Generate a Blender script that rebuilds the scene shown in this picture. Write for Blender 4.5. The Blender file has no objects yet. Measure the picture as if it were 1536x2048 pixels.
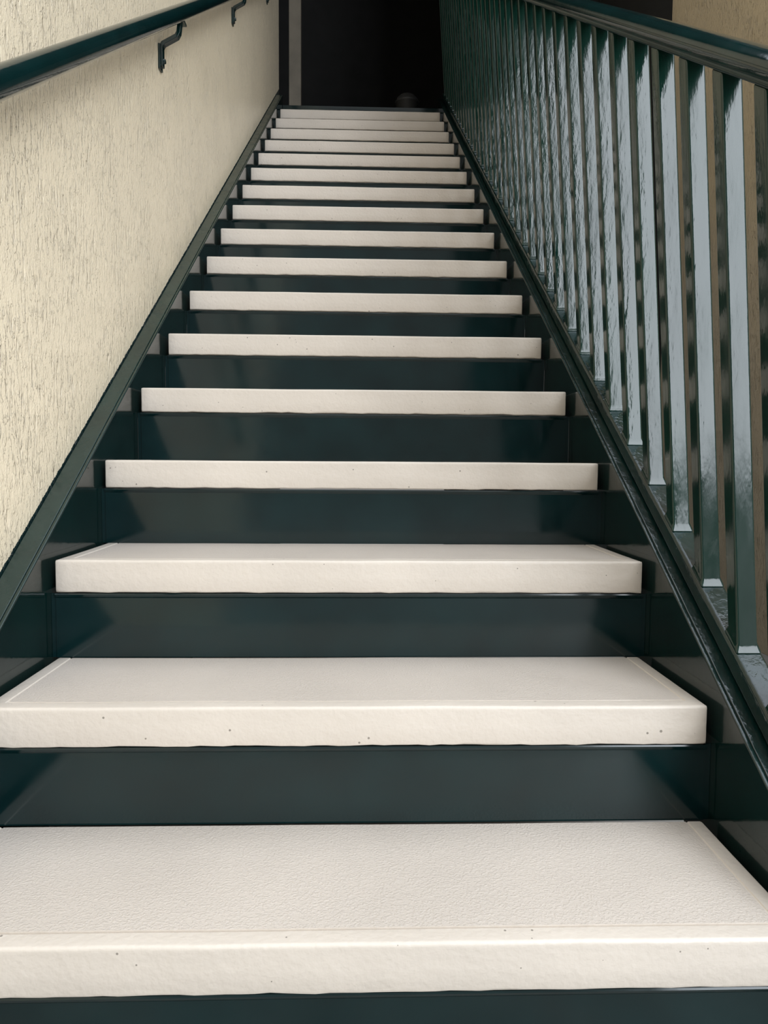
import bpy, bmesh, math, random
from mathutils import Vector, Matrix, noise
random.seed(4)
S=bpy.context.scene
S.view_settings.view_transform='Standard'
# ------------------------------------------------------------ measures
G=.28233; R=.18768; Y1=.83016; Z1=-.56469; SL=R/G
GROUND=-.752
XC=-.0152; HW=.558
N=17
def zl(y): return Z1+(y-Y1)*SL
def Yn(n): return Y1+G*(n-1)
def Zn(n): return Z1+R*(n-1)

# ------------------------------------------------------------ materials
def newmat(name):
    m=bpy.data.materials.new(name); m.use_nodes=True
    nt=m.node_tree; b=nt.nodes['Principled BSDF']
    return m,nt,b
def N_(nt,t,**k):
    n=nt.nodes.new(t)
    for a,v in k.items():
        if a in n.inputs: n.inputs[a].default_value=v
        else: setattr(n,a,v)
    return n
def objcoord(nt,scale):
    g=N_(nt,'ShaderNodeNewGeometry')
    mp=N_(nt,'ShaderNodeMapping'); mp.inputs['Scale'].default_value=scale
    nt.links.new(g.outputs['Position'],mp.inputs['Vector'])
    return mp.outputs['Vector']
def noise_n(nt,vec,scale,detail=3,rough=.5,dist=0):
    n=N_(nt,'ShaderNodeTexNoise'); n.inputs['Scale'].default_value=scale
    n.inputs['Detail'].default_value=detail; n.inputs['Roughness'].default_value=rough
    n.inputs['Distortion'].default_value=dist
    nt.links.new(vec,n.inputs['Vector']); return n.outputs['Fac']
def ramp(nt,fac,stops):
    r=N_(nt,'ShaderNodeValToRGB'); e=r.color_ramp.elements
    e[0].position,e[0].color=stops[0][0],(*stops[0][1],1)
    e[1].position,e[1].color=stops[1][0],(*stops[1][1],1)
    for p,c in stops[2:]:
        x=e.new(p); x.color=(*c,1)
    nt.links.new(fac,r.inputs['Fac']); return r.outputs['Color']
def math_(nt,op,a,b=None,c=None):
    n=N_(nt,'ShaderNodeMath',operation=op)
    for i,v in enumerate((a,b,c)):
        if v is None: continue
        if isinstance(v,(int,float)): n.inputs[i].default_value=v
        else: nt.links.new(v,n.inputs[i])
    return n.outputs[0]
def mrange(nt,v,a,b,c=0,d=1):
    g=N_(nt,'ShaderNodeMapRange'); g.inputs['From Min'].default_value=a; g.inputs['From Max'].default_value=b
    g.inputs['To Min'].default_value=c; g.inputs['To Max'].default_value=d
    nt.links.new(v,g.inputs['Value']); return g.outputs[0]
def bump(nt,b,h,strength,dist,prev=None):
    n=N_(nt,'ShaderNodeBump'); n.inputs['Strength'].default_value=strength; n.inputs['Distance'].default_value=dist
    nt.links.new(h,n.inputs['Height'])
    if prev is not None: nt.links.new(prev,n.inputs['Normal'])
    nt.links.new(n.outputs['Normal'],b.inputs['Normal']); return n.outputs['Normal']

def green(name,rough=.14,bs=.25,col=(.010,.030,.032),streak=(1,1,1),bscale=60,rvar=.03,ior=1.5,wave=1.5):
    m,nt,b=newmat(name)
    v=objcoord(nt,streak)
    n1=noise_n(nt,v,9,3)
    c=ramp(nt,n1,[(.3,tuple(x*.8 for x in col)),(.7,tuple(x*1.25 for x in col))])
    nt.links.new(c,b.inputs['Base Color'])
    nt.links.new(mrange(nt,noise_n(nt,v,22,3),.35,.65,rough-rvar,rough+rvar),b.inputs['Roughness'])
    b.inputs['IOR'].default_value=ior
    n2=noise_n(nt,v,bscale,3,.5)
    n3=noise_n(nt,v,7,2)
    h=math_(nt,'ADD',math_(nt,'MULTIPLY',n3,wave),n2)
    bump(nt,b,h,bs,.002)
    return m
M_GREEN=green('green_gloss_paint',rough=.14,bs=.6,col=(.003,.017,.015),bscale=70,rvar=.06,ior=1.6)
M_WEB=green('green_web_paint',rough=.09,bs=.10,col=(.0025,.012,.011),bscale=40)
M_RISER=green('green_riser_paint',rough=.12,bs=.04,col=(.003,.0145,.0155),bscale=25,rvar=.02)
M_BAL=green('green_baluster_paint',rough=.14,bs=.30,col=(.003,.020,.014),streak=(1,1,.25),bscale=95,rvar=.06,wave=.5)
M_RAIL=green('green_handrail_paint',rough=.11,bs=.10,col=(.003,.017,.017),rvar=.02)
M_FLANGE=green('green_flange_paint',rough=.26,bs=.2,col=(.006,.024,.020))

def concrete(name,col,fine,pits=True):
    m,nt,b=newmat(name)
    v=objcoord(nt,(1,1,1))
    n1=noise_n(nt,v,5,4)
    c=ramp(nt,n1,[(.3,tuple(x*.95 for x in col)),(.7,tuple(x*1.03 for x in col))])
    if pits:
        for sc,th,rr in ((36,.78,.07),(62,.68,.08)):
            vo=N_(nt,'ShaderNodeTexVoronoi'); vo.inputs['Scale'].default_value=sc
            nt.links.new(v,vo.inputs['Vector'])
            sep=N_(nt,'ShaderNodeSeparateColor'); nt.links.new(vo.outputs['Color'],sep.inputs[0])
            sel=math_(nt,'GREATER_THAN',sep.outputs[0],th)
            rad=math_(nt,'MULTIPLY',math_(nt,'ADD',sep.outputs[1],.4),rr)
            pit=math_(nt,'MULTIPLY',sel,math_(nt,'LESS_THAN',vo.outputs['Distance'],rad))
            mx=N_(nt,'ShaderNodeMix',data_type='RGBA')
            nt.links.new(math_(nt,'MULTIPLY',pit,.7),mx.inputs[0]); nt.links.new(c,mx.inputs[6])
            mx.inputs[7].default_value=(.12,.10,.08,1); c=mx.outputs[2]
    nt.links.new(c,b.inputs['Base Color'])
    b.inputs['Roughness'].default_value=.4
    n2=noise_n(nt,v,fine,2,.5)
    if pits:
        h=math_(nt,'ADD',n2,math_(nt,'MULTIPLY',noise_n(nt,v,22,3),1.3)); bump(nt,b,h,.35,.0025)
    else:
        bump(nt,b,mrange(nt,n2,.45,.65),.5,.0008)
    return m
M_TREAD=concrete('painted_concrete',(.685,.617,.54),110)
M_PANEL=concrete('textured_tread_paint',(.64,.575,.51),300,False)

def stucco(name,col,edge=False):
    m,nt,b=newmat(name)
    v=objcoord(nt,(1,1,.16))
    v2=objcoord(nt,(1,1,.34))
    vf=objcoord(nt,(1,1,1))
    a=mrange(nt,noise_n(nt,v,85,2,.5,.1),.57,.62)
    a2=mrange(nt,noise_n(nt,v2,110,3,.6,.3),.53,.58)
    patch=mrange(nt,noise_n(nt,vf,10,2),.40,.60)
    fine=noise_n(nt,vf,260,2)
    big=noise_n(nt,vf,3,2)
    h=math_(nt,'ADD',math_(nt,'MULTIPLY',math_(nt,'MULTIPLY',a,patch),-1.2),math_(nt,'MULTIPLY',math_(nt,'MULTIPLY',a2,mrange(nt,patch,0,1,.4,1)),.8))
    h=math_(nt,'ADD',h,math_(nt,'MULTIPLY',fine,.25))
    bump(nt,b,h,.9,.0042)
    c=ramp(nt,big,[(.3,tuple(x*.97 for x in col)),(.7,tuple(x*1.03 for x in col))])
    if edge:
        ge=N_(nt,'ShaderNodeNewGeometry'); sp=N_(nt,'ShaderNodeSeparateXYZ')
        nt.links.new(ge.outputs['Position'],sp.inputs[0])
        line=math_(nt,'ADD',math_(nt,'MULTIPLY',math_(nt,'SUBTRACT',sp.outputs[1],Y1),SL),Z1+.034)
        rise=math_(nt,'SUBTRACT',sp.outputs[2],line)
        nn=noise_n(nt,vf,70,3,.7)
        lim=math_(nt,'MULTIPLY',nn,.013)
        msk=math_(nt,'LESS_THAN',rise,lim)
        mx=N_(nt,'ShaderNodeMix',data_type='RGBA')
        nt.links.new(msk,mx.inputs[0]); nt.links.new(c,mx.inputs[6]); mx.inputs[7].default_value=(.010,.028,.028,1)
        c=mx.outputs[2]
    nt.links.new(c,b.inputs['Base Color'])
    b.inputs['Roughness'].default_value=.27
    return m
M_STUC=stucco('cream_stucco',(.96,.83,.61),True)
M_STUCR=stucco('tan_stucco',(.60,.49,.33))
def plain(name,col,rough=.8):
    m,nt,b=newmat(name)
    v=objcoord(nt,(1,1,1)); n1=noise_n(nt,v,6,4)
    c=ramp(nt,n1,[(.3,tuple(x*.8 for x in col)),(.7,tuple(x*1.2 for x in col))])
    nt.links.new(c,b.inputs['Base Color']); b.inputs['Roughness'].default_value=rough
    bump(nt,b,noise_n(nt,v,80,3),.2,.002)
    return m
M_DARK=plain('unlit_interior_dark',(.012,.0115,.0105),.9)  # near-black colour stands in for the shade of the unlit interior
M_TRIM=plain('trim_paint',(.22,.19,.145),.6)
M_GROUND=plain('ground_concrete',(.25,.24,.22))
M_POT=plain('dull_grey_plastic',(.030,.030,.030),.5)

# ------------------------------------------------------------ mesh helpers
def mkobj(name,bm,mats,parent=None,bevel=None,smooth=False,segs=2,sharp=None):
    bmesh.ops.recalc_face_normals(bm,faces=bm.faces)
    if sharp:
        for f in bm.faces: f.smooth=True
        for e in bm.edges:
            if len(e.link_faces)==2 and e.calc_face_angle(0)>math.radians(sharp): e.smooth=False
    me=bpy.data.meshes.new(name); bm.to_mesh(me); bm.free()
    for m in (mats if isinstance(mats,(list,tuple)) else [mats]): me.materials.append(m)
    o=bpy.data.objects.new(name,me); S.collection.objects.link(o)
    if parent: o.parent=parent
    if bevel:
        b=o.modifiers.new('bevel','BEVEL'); b.width=bevel; b.segments=segs; b.limit_method='ANGLE'; b.angle_limit=math.radians(30)
        smooth=True
    if smooth:
        for p in me.polygons: p.use_smooth=True
        if bevel:
            w=o.modifiers.new('wn','WEIGHTED_NORMAL'); w.keep_sharp=True
    return o
def prism_x(bm,poly,x0,x1):
    a=[bm.verts.new((x0,y,z)) for y,z in poly]; b=[bm.verts.new((x1,y,z)) for y,z in poly]
    bm.faces.new(a); bm.faces.new(b[::-1])
    for i in range(len(poly)):
        j=(i+1)%len(poly); bm.faces.new((a[i],a[j],b[j],b[i]))
def slope(bm,x0,x1,ya,yb,h0,h1):
    prism_x(bm,[(ya,zl(ya)+h0),(ya,zl(ya)+h1),(yb,zl(yb)+h1),(yb,zl(yb)+h0)],x0,x1)
def box(bm,x0,x1,y0,y1,z0,z1):
    prism_x(bm,[(y0,z0),(y0,z1),(y1,z1),(y1,z0)],x0,x1)
def tube(bm,p0,p1,rx,rz,n=32):
    p0=Vector(p0);p1=Vector(p1); d=(p1-p0).normalized(); u=Vector((1,0,0)); v=u.cross(d).normalized()
    L=(p1-p0).length; rings=[]
    stat=[(0,.75),(.004,.93),(.01,1)]+[(L*i/12,1) for i in range(1,12)]+[(L-.01,1),(L-.004,.93),(L,.75)]
    for s,k in stat:
        rings.append([bm.verts.new(p0+d*s+u*(math.cos(2*math.pi*i/n)*rx*k)+v*(math.sin(2*math.pi*i/n)*rz*k)) for i in range(n)])
    for a,b in zip(rings,rings[1:]):
        for i in range(n):
            j=(i+1)%n; bm.faces.new((a[i],a[j],b[j],b[i]))
    bm.faces.new(rings[0]); bm.faces.new(rings[-1][::-1])
def empty(name,loc,label,cat,group=None):
    e=bpy.data.objects.new(name,None); e.location=loc; e.empty_display_size=.1
    S.collection.objects.link(e); e['label']=label; e['category']=cat
    if group: e['group']=group
    return e
def adopt(o,p):
    o.parent=p; o.matrix_parent_inverse=Matrix.Translation(-Vector(p.location))
def struct(name,bm,mat,**k):
    o=mkobj(name,bm,mat,**k); o['kind']='structure'; return o

# ------------------------------------------------------------ staircase
stair=empty('staircase',(XC,Y1,GROUND),'straight staircase with cream concrete treads and glossy dark green steel risers','stairs')
XL=XC-HW; XR=XC+HW
def tread(n):
    bm=bmesh.new()
    y0=Yn(n); zt=Zn(n); t=.062
    y1=Yn(n+1)+.004 if n<N else Yn(n+1)
    seed=n*13.7; nx=60; bx=.024
    cols=[(XL,.005,0),(XL+.0015,.0015,0),(XL+.005,0,0),(XL+bx,0,0),(XL+bx+.0012,0,1),(XL+bx+.0030,0,1),(XL+bx+.0042,0,2)]
    a=XL+bx+.0042; b=XR-bx-.0042
    cols+=[(a+(b-a)*i/nx,0,2) for i in range(1,nx)]
    cols+=[(XR-bx-.0042,0,2),(XR-bx-.0030,0,1),(XR-bx-.0012,0,1),(XR-bx,0,0),(XR-.005,0,0),(XR-.0015,.0015,0),(XR,.005,0)]
    r=.0048
    rows=[(y1,t,'b'),(y0+.005,t,'b'),(y0+.0015,t-.0015,'f'),(y0,t-.005,'f'),(y0,t*.5,'f'),(y0,r+.003,'f'),(y0,r,'f')]
    for k in range(1,5):
        an=math.pi/2*k/4; rows.append((y0+r*(1-math.cos(an)),r*(1-math.sin(an)),0))
    rows+=[(y0+.026,0,0),(y0+.0270,0,1),(y0+.0305,0,1),(y0+.0315,0,2),(y0+.1,0,2),(y0+.19,0,2),(y1,0,2)]
    grid=[]
    for x,e,cc in cols:
        line=[]
        rag=noise.noise(Vector((x*24,seed,11)))*.0014+noise.noise(Vector((x*90,seed,5)))*.0012
        for y,dz,cl in rows:
            yy,zz=y,zt-dz
            if cl=='b':
                zz+=rag
            elif cl=='f':
                yy+=e+noise.noise(Vector((x*10,seed,7+dz*20)))*.0012
                if dz>t-.01: zz+=rag
            else:
                if dz>0: yy+=e; zz-=e*.4
                else: zz-=e
                c2=min(cl,cc) if 0 in (cl,cc) else (1 if 1 in (cl,cc) else 2)
                side=(cc==1)
                zz-={0:0,1:(.0015 if side else .005),2:.0003}[c2]
                zz+=noise.noise(Vector((x*6,y*5,seed)))*.0008
                if dz>0: yy+=noise.noise(Vector((x*10,seed,7)))*.0012
            line.append(bm.verts.new((x,yy,zz)))
        grid.append(line)
    for i in range(len(cols)-1):
        for j in range(len(rows)-1):
            f=bm.faces.new((grid[i][j],grid[i+1][j],grid[i+1][j+1],grid[i][j+1]))
            if rows[j][2]==2 and cols[i][2]==2 and cols[i+1][2]==2: f.material_index=1
    bm.faces.new(grid[0]); bm.faces.new(grid[-1])
    for i in range(len(cols)-1): bm.faces.new((grid[i][0],grid[i+1][0],grid[i+1][-1],grid[i][-1]))
    o=mkobj('tread',bm,[M_TREAD,M_PANEL],sharp=40)
    adopt(o,stair); o['label']='cream painted concrete tread with textured top panel'
    return o
for n in range(1,N+1): tread(n)
def riser(n,zb,zt):
    bm=bmesh.new(); y=Yn(n)+.009
    prof=[(y,zb),(y,zt-.010),(y-.0025,zt-.007),(y-.0045,zt-.003),(y-.0035,zt-.0006),(y+.004,zt-.0006),(y+.0045,zb)]
    prism_x(bm,prof,XL-.0025,XR+.0025)
    for x0,x1 in ((XL-.0115,XL-.0025),(XR+.0025,XR+.0115)): box(bm,x0,x1,y+.0022,y+.0045,zb,zt-.001)
    o=mkobj('riser',bm,M_RISER)
    adopt(o,stair); o['label']='glossy dark green steel riser plate'
for n in range(1,N+1):
    riser(n,(Zn(n-1) if n>1 else GROUND),Zn(n)-.0635)
LZ=2.592; LY=Yn(N+1)
bm=bmesh.new(); box(bm,XL-.0115,XR+.0115,LY+.002,LY+.012,Zn(N),LZ-.03)
box(bm,XL-.0115,XR+.0115,LY-.006,LY+.012,LZ-.03,LZ)
adopt(mkobj('landing_nosing',bm,M_RISER,bevel=.002),stair)
YS=.78; YE=LY+.012
def stringer(xi,sgn):
    bm=bmesh.new(); hb=-.30; ht=.036
    yg=Y1+(GROUND-hb-Z1)/SL
    x0,x1=sorted((xi,xi+sgn*.008))
    prism_x(bm,[(YS,GROUND),(YS,zl(YS)+ht),(YE,zl(YE)+ht),(YE,zl(YE)+hb),(yg,GROUND)],x0,x1)
    x0,x1=sorted((xi+sgn*.008,xi+sgn*.049))
    slope(bm,x0,x1,YS,YE,ht-.009,ht)
    slope(bm,x0,x1,yg+.02,YE,hb,hb+.009)
    o=mkobj('stringer',bm,[M_FLANGE if sgn<0 else M_GREEN,M_WEB],bevel=.0025)
    for p in o.data.polygons:
        if abs(p.normal.x)>.9: p.material_index=1
    adopt(o,stair); o['label']='dark green steel channel stringer'
stringer(XL-.012,-1); stringer(XR+.012,1)

# ------------------------------------------------------------ balustrade
XB=.582; BT=.080; XH=.545; HT=.950; YB=1.118
rail=empty('stair_railing',(.6,1.0,zl(1.0)+.037),'glossy dark green steel balustrade with square balusters beside the stairs','railing')
bm=bmesh.new(); slope(bm,XB,XB+.046,YS+.01,YE-.02,.0375,BT)
adopt(mkobj('bottom_rail',bm,M_GREEN,bevel=.007,segs=4),rail)
bm=bmesh.new()
tube(bm,(XH,.60,zl(.60)+.977),(XH,YE,zl(YE)+.977),.030,.0185)
slope(bm,XH-.018,XH+.018,.61,YE-.01,HT,HT+.012)
adopt(mkobj('handrail',bm,M_RAIL,smooth=True),rail)
def baluster_mesh():
    bm=bmesh.new(); x0=-.0165;x1=.0165;y0=0;y1=.033
    XO=XB+.0225
    def ring(h,e):
        k=(h-BT)/(HT-BT); dx=(XH-XO)*k
        return [bm.verts.new((x+dx,y,(y)*SL+h)) for x,y in ((x0-e,y0-e),(x1+e,y0-e),(x1+e,y1+e),(x0-e,y1+e))]
    hs=[(BT,.0055),(BT+.005,.003),(BT+.013,0)]+[(BT+.014+(HT-BT-.014)*i/14,0) for i in range(1,15)]
    rings=[ring(h,e) for h,e in hs]
    for a,b in zip(rings,rings[1:]):
        for i in range(4):
            j=(i+1)%4; bm.faces.new((a[i],a[j],b[j],b[i]))
    bm.faces.new(rings[0]); bm.faces.new(rings[-1])
    return bm
base=mkobj('baluster',baluster_mesh(),M_BAL,bevel=.004,segs=3)
y=YB-.1255; base.location=(XB+.0225,y,zl(y)); adopt(base,rail)
for i in range(0,36):
    y=YB+.1255*i
    if y>YE-.06: break
    o=base.copy(); o.location=(XB+.0225,y,zl(y)); S.collection.objects.link(o)
# ------------------------------------------------------------ wall handrail
wr=empty('wall_handrail',(-.636,2.4,zl(2.4)+.8),'round dark green pipe handrail fixed to cream stucco wall by brackets','handrail')
bm=bmesh.new(); XW=-.568; HR=.893
tube(bm,(XW,.45,zl(.45)+HR),(XW,5.45,zl(5.45)+HR),.0238,.0238)
adopt(mkobj('rail_pipe',bm,M_RAIL,smooth=True),wr)
def sweep(bm,pts,t,y0,y1):
    P=[Vector(p) for p in pts]; L=[];Rr=[]
    for i,p in enumerate(P):
        d0=(P[i]-P[i-1]).normalized() if i>0 else (P[1]-P[0]).normalized()
        d1=(P[i+1]-P[i]).normalized() if i<len(P)-1 else d0
        d=(d0+d1).normalized(); nrm=Vector((-d.y,d.x)); k=t/2/max(.4,nrm.dot(Vector((-d0.y,d0.x))))
        L.append(p+nrm*k); Rr.append(p-nrm*k)
    loop=L+Rr[::-1]
    n=len(P)
    va=[bm.verts.new((q.x,y0,q.y)) for q in loop]; vb=[bm.verts.new((q.x,y1,q.y)) for q in loop]
    m=2*n
    for i in range(m):
        j=(i+1)%m; bm.faces.new((va[i],va[j],vb[j],vb[i]))
    for i in range(n-1):
        bm.faces.new((va[i],va[i+1],va[m-2-i],va[m-1-i])); bm.faces.new((vb[i],vb[m-1-i],vb[m-2-i],vb[i+1]))
def bracket():
    bm=bmesh.new()
    sweep(bm,[(XW,-.016),(XW-.006,-.062),(XW-.012,-.073),(XW-.054,-.096),(XW-.060,-.107),(XW-.060,-.165)],.012,-.011,.011)
    box(bm,XW-.012,XW+.012,-.03,.03,-.027,-.020)
    box(bm,-.6358,-.629,-.016,.016,-.175,-.10)
    c=bmesh.ops.create_cone(bm,cap_ends=True,segments=10,radius1=.009,radius2=.007,depth=.009)
    bmesh.ops.rotate(bm,verts=c['verts'],matrix=Matrix.Rotation(math.pi/2,3,'Y')); bmesh.ops.translate(bm,verts=c['verts'],vec=(-.620,0,-.148))
    return bm
bk=mkobj('bracket',bracket(),M_RAIL,bevel=.0015)
ys=[2.425,3.767,5.109]
bk.location=(0,ys[0],zl(ys[0])+HR); adopt(bk,wr)
for y in ys[1:]:
    o=bk.copy(); o.location=(0,y,zl(y)+HR); S.collection.objects.link(o)

# ------------------------------------------------------------ setting
WX=-.636; H=5.2
bm=bmesh.new(); box(bm,WX-.15,WX,-.6,5.85,GROUND,H); struct('wall_left',bm,M_STUC)
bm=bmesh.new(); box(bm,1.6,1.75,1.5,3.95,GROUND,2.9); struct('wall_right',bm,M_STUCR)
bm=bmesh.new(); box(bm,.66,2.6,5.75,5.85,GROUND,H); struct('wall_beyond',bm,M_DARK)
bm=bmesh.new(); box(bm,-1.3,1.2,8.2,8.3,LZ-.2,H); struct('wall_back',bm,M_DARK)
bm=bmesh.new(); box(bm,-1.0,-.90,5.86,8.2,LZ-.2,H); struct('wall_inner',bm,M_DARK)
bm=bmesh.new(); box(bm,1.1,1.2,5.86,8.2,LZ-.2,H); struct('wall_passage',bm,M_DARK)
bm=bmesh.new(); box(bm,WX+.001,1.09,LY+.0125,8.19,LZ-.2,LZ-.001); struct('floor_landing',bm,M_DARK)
bm=bmesh.new(); box(bm,-1.3,2.6,3.7,8.3,H,H+.15); struct('ceiling',bm,M_DARK)  # front edge extended over the stairs to dim the upper treads
bm=bmesh.new(); box(bm,-.632,-.53,6.6,6.68,LZ,H); struct('trim_1',bm,M_TRIM,bevel=.003)
bm=bmesh.new(); box(bm,-12,12,-12,9,GROUND-.2,GROUND-.001); struct('floor',bm,M_GROUND)
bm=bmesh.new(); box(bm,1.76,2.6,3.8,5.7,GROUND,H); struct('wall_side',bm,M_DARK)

pot=bmesh.new()
prof=[(.0,0),(.070,0),(.078,.01),(.088,.17),(.094,.175),(.094,.19),(.088,.195),(.080,.215),(.055,.238),(.02,.247),(.0,.248)]
n=28; rings=[]
for r,z in prof:
    rings.append([pot.verts.new((r*math.cos(2*math.pi*i/n),r*math.sin(2*math.pi*i/n),z)) for i in range(n)] if r>0 else [pot.verts.new((0,0,z))])
for a,b in zip(rings,rings[1:]):
    for i in range(n):
        j=(i+1)%n
        if len(a)==1: pot.faces.new((a[0],b[j],b[i]))
        elif len(b)==1: pot.faces.new((a[i],a[j],b[0]))
        else: pot.faces.new((a[i],a[j],b[j],b[i]))
po=mkobj('lidded_bucket',pot,M_POT,smooth=True); po.location=(.345,5.95,LZ)
po['label']='small dull grey round bucket with domed lid on the dark landing'; po['category']='bucket'

# ------------------------------------------------------------ light
w=bpy.data.worlds.new('sky'); S.world=w; w.use_nodes=True; nt=w.node_tree
bg=nt.nodes['Background']
tc=N_(nt,'ShaderNodeTexCoord'); sp=N_(nt,'ShaderNodeSeparateXYZ'); nt.links.new(tc.outputs['Generated'],sp.inputs[0])
c=ramp(nt,math_(nt,'ADD',math_(nt,'MULTIPLY',sp.outputs[2],.5),.5),[(.5,(.32,.31,.30)),(.68,(.46,.46,.46)),(.82,(1.28,1.3,1.32)),(.90,(1.35,1.4,1.45)),(.93,(2.6,2.8,3.1))])
nt.links.new(c,bg.inputs['Color']); bg.inputs['Strength'].default_value=.97
ld=bpy.data.lights.new('sky_opening','AREA'); ld.shape='RECTANGLE'; ld.size=3.4; ld.size_y=5.2; ld.energy=475; ld.color=(.87,.93,1.0)
lo=bpy.data.objects.new('sky_opening',ld); S.collection.objects.link(lo)
lo.location=(3.85,-4.0,2.45)
lo.rotation_euler=(Vector((.5,2.5,.9))-lo.location).to_track_quat('-Z','Y').to_euler()

# ------------------------------------------------------------ camera
cd=bpy.data.cameras.new('camera'); co=bpy.data.objects.new('camera',cd); S.collection.objects.link(co)
cd.sensor_width=36; cd.lens=1480/2048*36; cd.clip_start=.02
th=math.radians(3.943); ps=math.radians(1.81); ro=math.radians(.4)
f=Vector((math.sin(ps)*math.cos(th),math.cos(ps)*math.cos(th),-math.sin(th)))
r=f.cross(Vector((0,0,1))).normalized(); u=r.cross(f)
r2=r*math.cos(ro)+u*math.sin(ro); u2=u*math.cos(ro)-r*math.sin(ro)
co.matrix_world=Matrix(((r2.x,u2.x,-f.x,0),(r2.y,u2.y,-f.y,0),(r2.z,u2.z,-f.z,0),(0,0,0,1)))
S.camera=co
